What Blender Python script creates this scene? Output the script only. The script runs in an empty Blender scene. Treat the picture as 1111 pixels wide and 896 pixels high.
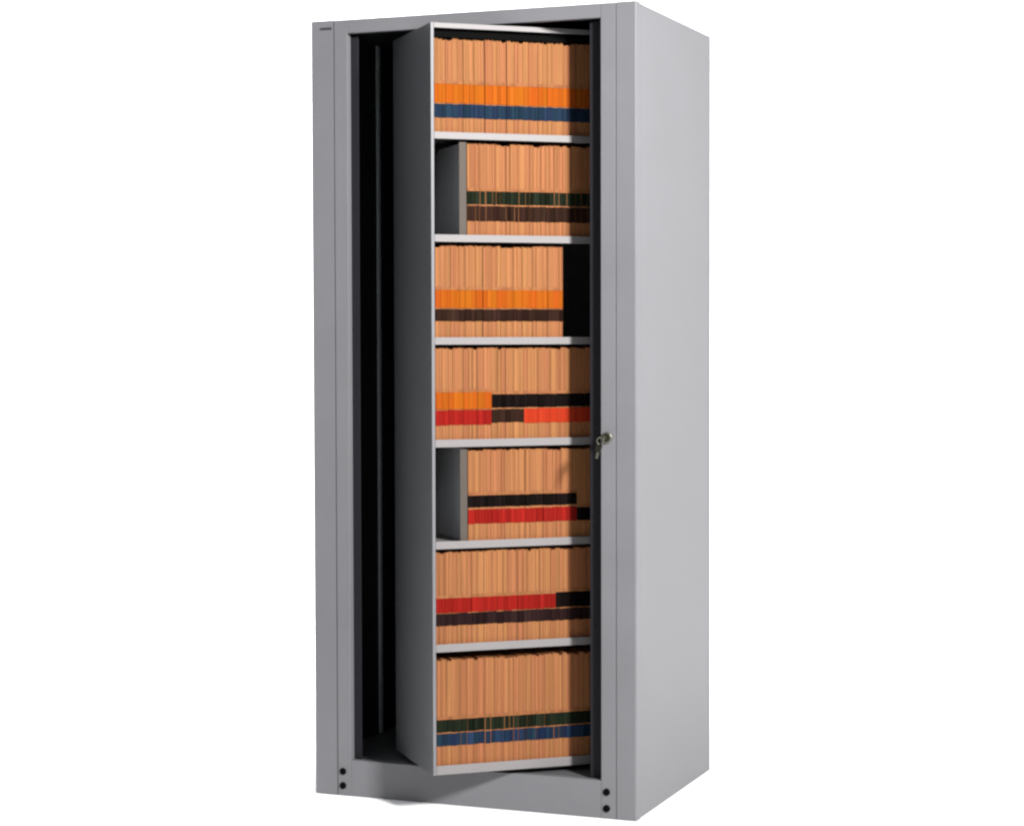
import bpy, bmesh, math, random
from mathutils import Vector, Matrix
random.seed(7)
S = bpy.context.scene
COL = S.collection
R = math.radians

# ------------------------------------------------------------------ dimensions (metres)
H, W, D = 1.95, 0.859, 0.6233           # cabinet
CX, CY, TH = 0.43, 0.312, R(40.7)       # carousel axis and turn
VF = -0.327                             # front plane of the carousel, local y
UL, UR = -0.328, 0.262                  # its end panels, local x

# ------------------------------------------------------------------ materials
def new_mat(name):
    m = bpy.data.materials.new(name); m.use_nodes = True
    nt = m.node_tree
    return m, nt, nt.nodes['Principled BSDF']

def paint(name, col, rough=0.45, bump=0.04, vary=0.04, spec=0.4, metallic=0.0, scale=900):
    """powder-coated sheet metal: fine orange peel plus a faint uneven tone"""
    m, nt, b = new_mat(name)
    tc = nt.nodes.new('ShaderNodeTexCoord')
    n = nt.nodes.new('ShaderNodeTexNoise'); n.inputs['Scale'].default_value = scale
    n.inputs['Detail'].default_value = 2
    bp = nt.nodes.new('ShaderNodeBump'); bp.inputs['Strength'].default_value = bump
    bp.inputs['Distance'].default_value = 0.001
    nt.links.new(tc.outputs['Object'], n.inputs['Vector'])
    nt.links.new(n.outputs['Fac'], bp.inputs['Height'])
    nt.links.new(bp.outputs['Normal'], b.inputs['Normal'])
    n2 = nt.nodes.new('ShaderNodeTexNoise'); n2.inputs['Scale'].default_value = 3.5
    n2.inputs['Detail'].default_value = 5; n2.inputs['Roughness'].default_value = 0.6
    nt.links.new(tc.outputs['Object'], n2.inputs['Vector'])
    cr = nt.nodes.new('ShaderNodeValToRGB')
    cr.color_ramp.elements[0].position = 0.3; cr.color_ramp.elements[1].position = 0.7
    cr.color_ramp.elements[0].color = (*[c * (1 - vary) for c in col], 1)
    cr.color_ramp.elements[1].color = (*[min(1, c * (1 + vary)) for c in col], 1)
    nt.links.new(n2.outputs['Fac'], cr.inputs['Fac'])
    nt.links.new(cr.outputs['Color'], b.inputs['Base Color'])
    mr = nt.nodes.new('ShaderNodeMapRange')
    mr.inputs['To Min'].default_value = rough - 0.06; mr.inputs['To Max'].default_value = rough + 0.06
    nt.links.new(n2.outputs['Fac'], mr.inputs['Value'])
    nt.links.new(mr.outputs['Result'], b.inputs['Roughness'])
    b.inputs['Specular IOR Level'].default_value = spec
    b.inputs['Metallic'].default_value = metallic
    return m

def streaked(name, c0, c1, rough=0.75, objvar=0.35, su=420.0, strength=1.0, hue=0.0, spec=0.0):
    """paper and card seen on edge: thin upright streaks, each folder a little different"""
    m, nt, b = new_mat(name)
    tc = nt.nodes.new('ShaderNodeTexCoord')
    oi = nt.nodes.new('ShaderNodeObjectInfo')
    mp = nt.nodes.new('ShaderNodeMapping'); mp.inputs['Scale'].default_value = (su, 30, 3.0)
    nt.links.new(tc.outputs['Object'], mp.inputs['Vector'])
    off = nt.nodes.new('ShaderNodeMath'); off.operation = 'MULTIPLY'; off.inputs[1].default_value = 57.0
    nt.links.new(oi.outputs['Random'], off.inputs[0])
    nt.links.new(off.outputs[0], mp.inputs['Location'])
    n = nt.nodes.new('ShaderNodeTexNoise'); n.inputs['Scale'].default_value = 1.0
    n.inputs['Detail'].default_value = 3.0
    nt.links.new(mp.outputs['Vector'], n.inputs['Vector'])
    cr = nt.nodes.new('ShaderNodeValToRGB')
    cr.color_ramp.elements[0].position = 0.36; cr.color_ramp.elements[1].position = 0.62
    cr.color_ramp.elements[0].color = (*c0, 1); cr.color_ramp.elements[1].color = (*c1, 1)
    nt.links.new(n.outputs['Fac'], cr.inputs['Fac'])
    hs = nt.nodes.new('ShaderNodeHueSaturation')
    nt.links.new(cr.outputs['Color'], hs.inputs['Color'])
    mr = nt.nodes.new('ShaderNodeMapRange')
    mr.inputs['To Min'].default_value = 1 - objvar / 2; mr.inputs['To Max'].default_value = 1 + objvar / 2
    nt.links.new(oi.outputs['Random'], mr.inputs['Value'])
    nt.links.new(mr.outputs['Result'], hs.inputs['Value'])
    fr = nt.nodes.new('ShaderNodeMath'); fr.operation = 'MULTIPLY'; fr.inputs[1].default_value = 13.0
    f2 = nt.nodes.new('ShaderNodeMath'); f2.operation = 'FRACT'
    nt.links.new(oi.outputs['Random'], fr.inputs[0]); nt.links.new(fr.outputs[0], f2.inputs[0])
    mh = nt.nodes.new('ShaderNodeMapRange')
    mh.inputs['To Min'].default_value = 0.5 - hue; mh.inputs['To Max'].default_value = 0.5 + hue
    nt.links.new(f2.outputs[0], mh.inputs['Value']); nt.links.new(mh.outputs['Result'], hs.inputs['Hue'])
    nt.links.new(hs.outputs['Color'], b.inputs['Base Color'])
    b.inputs['Roughness'].default_value = rough
    b.inputs['Specular IOR Level'].default_value = spec
    bp = nt.nodes.new('ShaderNodeBump'); bp.inputs['Strength'].default_value = 0.12 * strength
    bp.inputs['Distance'].default_value = 0.0006
    nt.links.new(n.outputs['Fac'], bp.inputs['Height']); nt.links.new(bp.outputs['Normal'], b.inputs['Normal'])
    return m

M = {}
M['grey'] = paint('grey powder coat', (0.132, 0.132, 0.141), spec=0.22, vary=0.06)
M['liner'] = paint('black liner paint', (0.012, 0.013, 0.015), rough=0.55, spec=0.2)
M['charcoal'] = paint('charcoal panel paint', (0.055, 0.057, 0.061), rough=0.5)
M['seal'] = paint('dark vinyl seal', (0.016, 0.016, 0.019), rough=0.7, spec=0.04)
M['pan'] = paint('dark grey floor pan paint', (0.085, 0.085, 0.09), rough=0.5)
M['divider'] = paint('divider paint lifted in shade', (0.50, 0.51, 0.53))  # pale base colour stands in for light that doesn't reach the divider face
M['shelf'] = paint('pale shelf paint', (0.160, 0.151, 0.151), rough=0.5, spec=0.25)
M['upright'] = paint('blue grey channel paint', (0.38, 0.42, 0.44), rough=0.5)
M['flange'] = paint('taupe divider flange', (0.062, 0.052, 0.044), rough=0.6, spec=0.1)
M['cap_and_shade'] = paint('black plastic and gap shade', (0.002, 0.002, 0.002), rough=0.8, spec=0.03)  # hole plugs, and the black painted in as shade under the top shelf
M['plate'] = paint('badge print', (0.03, 0.03, 0.04), rough=0.5)
M['metal'] = paint('nickel', (0.24, 0.24, 0.19), rough=0.4, metallic=1.0, bump=0.0)
M['metal_dark'] = paint('worn dark nickel', (0.07, 0.07, 0.05), rough=0.35, metallic=1.0, bump=0.0)
M['white'] = paint('white studio sweep', (0.9, 0.9, 0.9), rough=0.9, spec=0.1, vary=0.005, bump=0.0)
M['manila'] = streaked('manila card', (0.205, 0.083, 0.034), (0.268, 0.110, 0.045), hue=0.006, objvar=0.16, spec=0.06)
M['tape'] = streaked('darkened card under clear tape', (0.165, 0.066, 0.028), (0.21, 0.086, 0.037), hue=0.005, objvar=0.2)
M['orange'] = streaked('orange label', (0.205, 0.045, 0.004), (0.25, 0.060, 0.007), objvar=0.15, strength=0.4, hue=0.007)
M['blue'] = streaked('navy label', (0.007, 0.012, 0.024), (0.010, 0.020, 0.036), objvar=0.35, strength=0.4, hue=0.02)
M['bright_blue'] = streaked('blue label', (0.007, 0.013, 0.028), (0.011, 0.022, 0.045), objvar=0.7, strength=0.4, hue=0.015)
M['green'] = streaked('blackish green label', (0.005, 0.007, 0.004), (0.010, 0.013, 0.008), objvar=0.7, strength=0.4, hue=0.03)
M['brown'] = streaked('dark brown label', (0.012, 0.0055, 0.004), (0.020, 0.010, 0.007), objvar=0.6, strength=0.4, hue=0.01)
M['black'] = streaked('black label', (0.003, 0.0022, 0.0022), (0.006, 0.0042, 0.0038), objvar=0.6, strength=0.3)
M['plum'] = streaked('dark plum label', (0.009, 0.0045, 0.005), (0.017, 0.0085, 0.008), objvar=0.6, strength=0.4, hue=0.012)
M['red'] = streaked('red label', (0.135, 0.006, 0.005), (0.18, 0.010, 0.007), objvar=0.35, strength=0.4)
M['scarlet'] = streaked('bright red label', (0.22, 0.017, 0.006), (0.27, 0.025, 0.010), objvar=0.2, strength=0.4)

# ------------------------------------------------------------------ mesh helpers
def box(bm, x0, x1, y0, y1, z0, z1):
    v = [bm.verts.new(p) for p in ((x0,y0,z0),(x1,y0,z0),(x1,y1,z0),(x0,y1,z0),(x0,y0,z1),(x1,y0,z1),(x1,y1,z1),(x0,y1,z1))]
    for f in ((0,3,2,1),(4,5,6,7),(0,1,5,4),(1,2,6,5),(2,3,7,6),(3,0,4,7)):
        bm.faces.new([v[i] for i in f])
    return v

def cyl(bm, c, r, d, axis='y', seg=32, r2=None):
    m = Matrix.Translation(c)
    if axis == 'y': m = m @ Matrix.Rotation(R(90), 4, 'X')
    bmesh.ops.create_cone(bm, cap_ends=True, segments=seg, radius1=r, radius2=r if r2 is None else r2, depth=d, matrix=m)

def prism(bm, pts, z0, z1):
    """extrude a plan polygon (counter-clockwise, x/y) from z0 to z1"""
    lo = [bm.verts.new((x, y, z0)) for x, y in pts]; hi = [bm.verts.new((x, y, z1)) for x, y in pts]
    bm.faces.new(lo[::-1]); bm.faces.new(hi)
    n = len(pts)
    for i in range(n):
        bm.faces.new((lo[i], lo[(i+1) % n], hi[(i+1) % n], hi[i]))

def make(name, bm, mat, parent=None, bevel=0.0, seg=2, loc=(0,0,0), smooth=False):
    bmesh.ops.recalc_face_normals(bm, faces=bm.faces[:])
    me = bpy.data.meshes.new(name); bm.to_mesh(me); bm.free()
    me.materials.append(mat)
    o = bpy.data.objects.new(name, me); COL.objects.link(o)
    o.location = loc
    if parent: o.parent = parent
    if bevel:
        b = o.modifiers.new('bevel', 'BEVEL'); b.width = bevel; b.segments = seg
        b.limit_method = 'ANGLE'; b.angle_limit = R(35); b.harden_normals = False
    if smooth:
        for p in me.polygons: p.use_smooth = True
    return o

def mb(*boxes):
    bm = bmesh.new()
    for b in boxes: box(bm, *b)
    return bm

# ------------------------------------------------------------------ cabinet
cab = bpy.data.objects.new('filing_cabinet', None); COL.objects.link(cab)
cab.empty_display_size = 0.2
cab['label'] = 'tall grey metal rotary filing cabinet, its seven-shelf carousel turned half open'
cab['category'] = 'filing cabinet'

# corner posts: front strip with a return along the side
def post(pts): 
    bm = bmesh.new(); prism(bm, pts, 0, H); return bm
SL0, SL1, OL = 0.0622, 0.0640, 0.1005
SR0, SR1, ORR = 0.8072, 0.8090, 0.7695
q = 0.004
arc = [(q-q*math.cos(R(a)), q-q*math.sin(R(a))) for a in range(0, 91, 15)]
make('corner_post', post(arc+[(SL0,0),(SL0,0.02),(0.014,0.02),(0.014,0.032),(0,0.032)]), M['grey'], cab, 0.0006)
make('corner_post', post([(W-x, y) for x, y in (arc+[(W-SR1,0),(W-SR1,0.02),(0.014,0.02),(0.014,0.032),(0,0.032)])][::-1]), M['grey'], cab, 0.0006)
make('door_jamb', mb((SL1, OL, 0.0008, 0.022, 0, H-0.0005)), M['grey'], cab, 0.0012)
make('door_jamb', mb((ORR, SR0, 0.0008, 0.022, 0, H-0.0005)), M['grey'], cab, 0.0012)
make('groove_strip', mb((SL0+0.0001, SL1-0.0001, 0.0016, 0.019, 0.001, H-0.006)), M['seal'], cab)
make('groove_strip', mb((SR0+0.0001, SR1-0.0001, 0.0016, 0.019, 0.001, H-0.006)), M['seal'], cab)
make('header_rail', mb((OL+0.0004, ORR-0.0004, 0.0012, 0.02, 1.9155, H-0.0005)), M['grey'], cab, 0.001)
make('base_rail', mb((OL+0.0004, ORR-0.0004, 0.0012, 0.02, 0.0, 0.0915)), M['grey'], cab, 0.001)
make('side_panel', mb((0.0008, 0.007, 0.0325, D-0.0015, 0, H-0.0005)), M['grey'], cab, 0.0025)
make('side_panel', mb((W-0.007, W-0.0008, 0.0325, D-0.0015, 0, H-0.0005)), M['grey'], cab, 0.0025)
make('rear_post', mb((0.0, 0.020, D-0.001, D+0.004, 0, H), (0.839, W, D-0.001, D+0.004, 0, H)), M['grey'], cab, 0.001)
make('back_panel', mb((0.021, 0.838, D-0.004, D+0.001, 0, H-0.001)), M['grey'], cab)
make('top_panel', mb((0.0078, W-0.0078, 0.0325, D-0.005, H-0.006, H-0.001)), M['grey'], cab)
# black liners inside
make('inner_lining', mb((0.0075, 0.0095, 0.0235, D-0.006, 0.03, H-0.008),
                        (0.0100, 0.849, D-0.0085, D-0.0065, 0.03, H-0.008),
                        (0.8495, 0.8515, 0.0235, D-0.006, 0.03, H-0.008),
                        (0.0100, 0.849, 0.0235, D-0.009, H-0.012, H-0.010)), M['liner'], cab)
make('floor_pan', mb((0.0100, 0.849, 0.0205, D-0.009, 0.075, 0.0895)), M['pan'], cab)
# dark seals standing just behind the opening
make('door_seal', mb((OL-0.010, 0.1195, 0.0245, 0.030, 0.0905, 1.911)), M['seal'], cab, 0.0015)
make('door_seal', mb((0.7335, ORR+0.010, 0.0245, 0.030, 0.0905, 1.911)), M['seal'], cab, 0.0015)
# upright channel on the left inner wall
make('inner_upright', mb((0.0100, 0.0165, 0.358, 0.372, 0.0905, 1.935)), M['upright'], cab, 0.001)
for x, z in ((0.0785, 0.0620), (0.0785, 0.0258), (0.7832, 0.0650), (0.7832, 0.0252)):
    bm = bmesh.new(); cyl(bm, (x, 0.0, z), 0.0088, 0.004); make('hole_plug', bm, M['cap_and_shade'], cab, 0.0008)
make('name_badge', mb((0.026, 0.0585, -0.0006, 0.0004, 1.9265, 1.9328)), M['plate'], cab)
# lock
bm = bmesh.new(); cyl(bm, (0.7850, -0.002, 0.918), 0.0135, 0.007); lock = make('lock', bm, M['metal'], cab, 0.002, 3)
bm = bmesh.new(); cyl(bm, (0.7850, -0.0068, 0.918), 0.0100, 0.003); make('lock_plug', bm, M['metal_dark'], lock, 0.001)

# key hanging from the lock
key = bpy.data.objects.new('key', None); COL.objects.link(key); key.location = (0.7850, -0.008, 0.918)
key['label'] = 'small nickel key left in the lock on the right door jamb, its spare hanging below'
key['category'] = 'key'
make('key_blade', mb((-0.0012, 0.0012, -0.016, 0.0, -0.0045, 0.0045)), M['metal'], key, 0.0004)
def key_bow(w, h, r):
    bm = bmesh.new(); n = 28
    a = [(w*math.copysign(abs(math.cos(t))**0.75, math.cos(t)), h*math.copysign(abs(math.sin(t))**0.75, math.sin(t))) for t in [2*math.pi*i/n for i in range(n)]]
    b = [(r*math.cos(2*math.pi*i/n), r*math.sin(2*math.pi*i/n)+h*0.45) for i in range(n)]
    for s in (-0.0011, 0.0011):
        A = [bm.verts.new((s, x, z)) for x, z in a]; B = [bm.verts.new((s, x, z)) for x, z in b]
        for i in range(n):
            bm.faces.new((A[i], A[(i+1) % n], B[(i+1) % n], B[i]))
    bm.verts.ensure_lookup_table()
    for i in range(n):
        j = (i+1) % n
        bm.faces.new((bm.verts[i], bm.verts[j], bm.verts[2*n+j], bm.verts[2*n+i]))
        bm.faces.new((bm.verts[n+i], bm.verts[n+j], bm.verts[3*n+j], bm.verts[3*n+i]))
    return bm
b1 = make('key_bow', key_bow(0.010, 0.010, 0.0028), M['metal_dark'], key); b1.location = (0, -0.025, 0); b1.rotation_euler = (0, 0, R(18))
bm = bmesh.new()
n = 36
for i in range(n):
    t = 2*math.pi*i/n; c = Vector((0.008*math.cos(t), 0, 0.008*math.sin(t)))
    ring = []
    for k in range(8):
        q = 2*math.pi*k/8
        ring.append(bm.verts.new(((0.008+0.0010*math.cos(q))*math.cos(t), 0.0010*math.sin(q), (0.008+0.0010*math.cos(q))*math.sin(t))))
bm.verts.ensure_lookup_table()
for i in range(n):
    for k in range(8):
        bm.faces.new([bm.verts[a] for a in (i*8+k, i*8+(k+1) % 8, ((i+1) % n)*8+(k+1) % 8, ((i+1) % n)*8+k)])
kr = make('key_ring', bm, M['metal'], key, smooth=True); kr.location = (-0.004, -0.029, -0.006); kr.rotation_euler = (R(8), 0, R(30))
b2 = make('spare_key', key_bow(0.009, 0.012, 0.0028), M['metal_dark'], key); b2.location = (-0.007, -0.031, -0.022); b2.rotation_euler = (R(6), R(12), R(70))
bm = mb((-0.0010, 0.0010, -0.0035, 0.0035, -0.027, -0.010))
make('spare_blade', bm, M['metal'], b2, 0.0004)

# ------------------------------------------------------------------ carousel
car = make('carousel', mb((UL+0.008, UR-0.008, -0.052, -0.046, 0.106, 1.904)), M['charcoal'], cab, loc=(CX, CY, 0))
car.rotation_euler = (0, 0, TH)
ZT, ZB = 1.9055, 0.105
def end_panel(x0, x1, ya, yb):
    return mb((x0, x1, ya, yb, ZB, ZT))
make('end_panel', end_panel(UL, UL+0.0065, VF, 0.0), M['charcoal'], car, 0.0008)
make('end_panel', end_panel(UR-0.0065, UR, VF, -0.03), M['charcoal'], car, 0.0008)
make('panel_edge', mb((UL-0.0004, UL+0.0072, VF-0.0022, VF-0.0002, ZB, ZT)), M['grey'], car, 0.0005)
make('panel_edge', mb((UR-0.0072, UR+0.0004, VF-0.0022, VF-0.0002, ZB, ZT)), M['grey'], car, 0.0005)
# rear half of the carousel, narrower
make('end_panel', end_panel(-0.252, -0.2455, -0.045, 0.165), M['charcoal'], car, 0.0008)
make('end_panel', end_panel(0.2455, 0.252, -0.045, 0.165), M['charcoal'], car, 0.0008)
TIER = [  # bottom shelf lip: top z, bottom z, for the seven shelves from the top down
    (1.6475, 1.6310), (1.4035, 1.3860), (1.1580, 1.1405), (0.9130, 0.8945), (0.6685, 0.6500), (0.4205, 0.4015), (0.1270, 0.1050)]
x0, x1 = UL+0.0082, UR-0.0082
def shelf(zt, zb, lipm, top=False):
    lip = mb((x0, x1, VF, VF+0.0022, zb, zt)); 
    box(lip, x0, x1, VF+0.0024, VF+0.012, zb, zb+0.0015)
    o = make('shelf', lip, lipm, car, 0.0006)
    pl = zt-0.0035
    make('shelf_board_and_shade', mb((x0, x1, VF+0.0024, -0.0535, pl-0.0015, pl), (-0.245, 0.245, -0.0445, 0.163, pl-0.0015, pl)), M['shelf'], car)
for zt, zb in TIER: shelf(zt, zb, M['shelf'])
make('shelf', mb((x0, x1, VF, VF+0.0022, 1.8935, 1.9055), (x0, x1, VF+0.0024, -0.0535, 1.900, 1.9050)), M['shelf'], car, 0.0006)
make('shelf_board_and_shade', mb((x0, x1, VF+0.020, -0.0535, 1.874, 1.8985)), M['cap_and_shade'], car)  # no real board: black block painting the shade in the gap above the files
# turntable under it
bm = bmesh.new(); bmesh.ops.create_cone(bm, cap_ends=True, segments=96, radius1=0.29, radius2=0.29, depth=0.010, matrix=Matrix.Translation((0, 0, 0.098)))
make('turntable', bm, M['pan'], car, 0.001)
# steel dividers at the left of the second and fifth shelves
def divider(u, zb, h, depth0, depth1):
    bm = bmesh.new(); pts = []
    y0, y1, z0, z1, r = depth0, depth1, zb, zb+h, 0.03
    for cx, cz, a0 in ((y0+r*0.4, z1-r*0.4, 90),):
        pts += [(y0, z0), (y1, z0), (y1, z1-r)]
        pts += [(y1-r+r*math.cos(R(a)), z1-r+r*math.sin(R(a))) for a in range(0, 91, 15)]
        pts += [(y0+0.012-0.012*math.cos(R(90-a)), z1-0.012+0.012*math.sin(R(90-a))) for a in range(0, 91, 15)]
    A = [bm.verts.new((u, y, z)) for y, z in pts]; B = [bm.verts.new((u+0.0025, y, z)) for y, z in pts]
    bm.faces.new(A); bm.faces.new(B[::-1])
    k = len(pts)
    for i in range(k): bm.faces.new((A[i], B[i], B[(i+1) % k], A[(i+1) % k]))
    bmesh.ops.remove_doubles(bm, verts=bm.verts[:], dist=1e-5)
    return bm
divs = []
for ti in (1, 4):
    zb = TIER[ti][0]-0.0030
    ztop = TIER[ti-1][1]-0.006
    divs.append(make('shelf_divider', divider(-0.2395, zb, ztop-zb, VF+0.010, -0.075), M['divider'], car))
    make('divider_flange', mb((-0.2555, -0.2372, VF+0.0072, VF+0.0088, zb, ztop)), M['flange'], car, 0.0006)

# ------------------------------------------------------------------ folders
TM = Matrix.Translation((CX, CY, 0)) @ Matrix.Rotation(TH, 4, 'Z')
ORD = ['top', 'second', 'third', 'fourth', 'fifth', 'sixth', 'bottom']
def folder_mesh(w, h, d, rnd):
    """card covers with a sheaf of leaves between them, seen from the fore-edge (local -y)"""
    bm = bmesh.new()
    n = max(3, round(w/0.0027))
    x = -w/2; step = w/n
    for i in range(n):
        cover = i in (0, n-1)
        t = step*(0.88 if not cover else 0.74)
        fy = rnd.uniform(0.0, 0.0012) if cover else rnd.uniform(0.0003, 0.0020)
        top = h - (rnd.uniform(0, 0.001) if cover else rnd.uniform(0.0005, 0.003))
        c = x + step*(i+0.5) + rnd.uniform(-0.1, 0.1)*step
        box(bm, c-t/2, c+t/2, fy, d, 0.0, top)
    box(bm, -w/2+step*0.3, w/2-step*0.3, 0.0050, d-0.001, 0.0006, h-0.007)
    return bm
def band_for(t, u, rnd):
    """label bands (material, z0, z1) on a folder whose centre is at u on tier t"""
    if t == 0: return [('orange', 1.7177, 1.7625), ('blue', 1.6823, 1.7150)]
    if t == 1: return [('green', 1.4773, 1.5085), ('brown', 1.4372, 1.4735)]
    if t == 2: return [('orange', 1.2286, 1.2712), ('brown', 1.1967, 1.2256)]
    if t == 3:
        if u < -0.174: return [('orange', 0.9852, 1.0259), ('red', 0.9471, 0.9832)]
        if u < -0.091: return [('black', 0.9880, 1.0200), ('brown', 0.9520, 0.9840)]
        return [('black', 0.9880, 1.0200), ('scarlet', 0.9500, 0.9850)]
    if t == 4:
        if u > 0.046: return [('black', 0.7080, 0.7400)]
        return [('black', 0.7480, 0.7760), ('red', 0.7080, 0.7425)]
    if t == 5:
        if u > -0.010: return [('black', 0.4960, 0.5330), ('plum', 0.4640, 0.4930)]
        return [('red', 0.4950, 0.5300), ('plum', 0.4640, 0.4930)]
    return [('green', 0.2060, 0.2360), ('bright_blue' if (rnd.random() < 0.62 and u > -0.262) else 'blue', 0.1730, 0.2025)]
WORDS = {'orange': 'orange', 'blue': 'navy', 'bright_blue': 'blue', 'green': 'blackish', 'brown': 'dark brown',
         'black': 'black', 'plum': 'very dark brown', 'red': 'red', 'scarlet': 'bright red'}
START = [-0.3165, -0.2345, -0.3165, -0.3165, -0.2345, -0.3165, -0.3165]
END = [0.250, 0.250, 0.010, 0.250, 0.250, 0.250, 0.250]
total = 0
for t in range(7):
    rnd = random.Random(100+t*17)
    zb = TIER[t][0]-0.0032
    ztop = [1.8715, 1.6235, 1.3785, 1.1335, 0.8875, 0.6435, 0.3830][t]
    u = START[t]; first = True
    breaks = {3: [-0.174, -0.091], 4: [0.046], 5: [-0.010]}.get(t, [])
    while u < END[t]-0.007:
        w = rnd.choice((0.009, 0.010, 0.011, 0.013, 0.015, 0.017))*rnd.uniform(0.93, 1.07)
        for b in breaks:
            if u < b-0.002 < u+w+0.006: w = max(0.008, b-u-0.0004)
        w = min(w, END[t]-u)
        h = ztop - zb - rnd.choice((0, 0.0005, 0.001, 0.002, 0.004))
        uc = u+w/2
        fy = VF+0.0085+rnd.choice((0, 0, 0.0005, 0.001, 0.002))
        f = make('file_folder', folder_mesh(w*0.985, h, 0.245, rnd), M['manila'])
        f.matrix_world = TM @ Matrix.Translation((uc, fy, zb)) @ Matrix.Rotation(R(rnd.uniform(-0.12, 0.12)), 4, 'Y')
        bands = band_for(t, uc, rnd)
        for mname, a, b in bands:
            cov = rnd.choice((0.985, 0.97, 0.93, 0.86, 0.78)) if t in (1, 6) else rnd.choice((0.99, 0.985, 0.97, 0.93)) if t == 4 else rnd.choice((1.0, 0.99, 0.98, 0.95))
            lw = w*cov/2; j = rnd.uniform(-0.0007, 0.0007)
            make('index_label', mb((-lw, lw, -0.0009, 0.016, a-zb+j, b-zb+j)), M[mname], f, 0.0003, 1)
        ztp = max(b for _, _, b in bands)-zb
        make('tape_edge', mb((-w*0.49, w*0.49, -0.0005, 0.016, ztp+0.0004, ztp+0.0075)), M['tape'], f)
        desc = ' and '.join(dict.fromkeys(WORDS[m] for m, _, _ in bands)) + ' label bands' if len(bands) > 1 else WORDS[bands[0][0]] + ' label band'
        if first:
            f['label'] = 'leftmost orange-tan file folder on the %s shelf of the cabinet' % ORD[t]
        else:
            f['label'] = 'orange-tan file folder with %s, on the %s shelf' % (desc, ORD[t])
        f['category'] = 'file folder'
        f['group'] = 'folders packed on the %s shelf' % ORD[t] + ('' if len(breaks) == 0 else ' with ' + desc)
        first = False; total += 1
        u += w
        if rnd.random() < 0.05: u += rnd.uniform(0.0006, 0.0016)
print('folders', total)

# ------------------------------------------------------------------ studio sweep
bm = bmesh.new()
vs = [bm.verts.new(p) for p in ((-9, -9, 0), (9, -9, 0), (9, 2.2, 0), (-9, 2.2, 0))]; bm.faces.new(vs)
fl = make('floor', bm, M['white']); fl['kind'] = 'structure'
bm = bmesh.new(); prof = [(2.2, 0.0)]+[(2.2+1.5*math.sin(R(a)), 1.5-1.5*math.cos(R(a))) for a in range(5, 91, 5)]+[(3.7, 6.0)]
A = [bm.verts.new((-9, y, z)) for y, z in prof]; B = [bm.verts.new((9, y, z)) for y, z in prof]
for i in range(len(prof)-1): bm.faces.new((A[i], B[i], B[i+1], A[i+1]))
bd = make('backdrop', bm, M['white'], smooth=True); bd['kind'] = 'structure'

# ------------------------------------------------------------------ key lamp, and added fills for floor and backdrop
def area(name, loc, target, sx, sy, power, col=(1, 1, 1), spread=180):
    l = bpy.data.lights.new(name, 'AREA'); l.shape = 'RECTANGLE'; l.size = sx; l.size_y = sy
    l.energy = power; l.color = col; l.spread = R(spread)
    o = bpy.data.objects.new(name, l); COL.objects.link(o); o.location = loc
    o.rotation_euler = (Vector(target)-Vector(loc)).to_track_quat('-Z', 'Y').to_euler()
    return o
area('key_lamp', (4.22, -2.72, 3.0), (0.45, 0.0, 1.7), 0.50, 0.62, 218, (1.0, 0.985, 0.965), 110)
area('backdrop_whitener', (-2.4, 2.0, 3.9), (-2.2, 3.7, 1.2), 3.6, 1.0, 110, spread=110)  # added fill, no such source seen; burns the backdrop out to white
area('backdrop_whitener', (0.2, 2.2, 3.9), (0.9, 3.7, 1.2), 1.2, 0.8, 38, spread=100)  # second added backdrop fill, kept behind the cabinet
area('floor_whitener', (-1.8, 1.2, 2.9), (-1.8, 1.2, 0), 3.4, 2.8, 48, spread=30)  # added overhead fill that whitens the floor and washes out its shadow
area('floor_whitener', (2.9, 1.9, 2.9), (2.9, 1.9, 0), 2.6, 1.8, 16, spread=30)  # same added floor fill, right side

w = bpy.data.worlds.new('World'); S.world = w; w.use_nodes = True
w.node_tree.nodes['Background'].inputs['Color'].default_value = (0.93, 0.96, 1.0, 1)
w.node_tree.nodes['Background'].inputs['Strength'].default_value = 0.40

# ------------------------------------------------------------------ camera
yaw, pitch, roll, f = -0.377256742, -0.0372109945, -0.00242381904, 2240.65460
fw = Vector((math.sin(yaw)*math.cos(pitch), math.cos(yaw)*math.cos(pitch), math.sin(pitch)))
r0 = fw.cross(Vector((0, 0, 1))).normalized(); u0 = r0.cross(fw)
r = math.cos(roll)*r0+math.sin(roll)*u0; u = -math.sin(roll)*r0+math.cos(roll)*u0
cd = bpy.data.cameras.new('camera'); cam = bpy.data.objects.new('camera', cd); COL.objects.link(cam)
cam.matrix_world = Matrix(((r.x, u.x, -fw.x, 2.39038424), (r.y, u.y, -fw.y, -4.66708781), (r.z, u.z, -fw.z, 1.16083003), (0, 0, 0, 1)))
cd.sensor_width = 36; cd.sensor_fit = 'HORIZONTAL'; cd.lens = f*36/1111; cd.clip_end = 100; cd.clip_start = 0.05
S.camera = cam
S.view_settings.view_transform = 'Standard'; S.view_settings.look = 'None'
S.view_settings.exposure = 0.26; S.view_settings.gamma = 1
S.render.filter_size = 2.5
S.cycles.filter_width = 2.5
S.cycles.max_bounces = 6
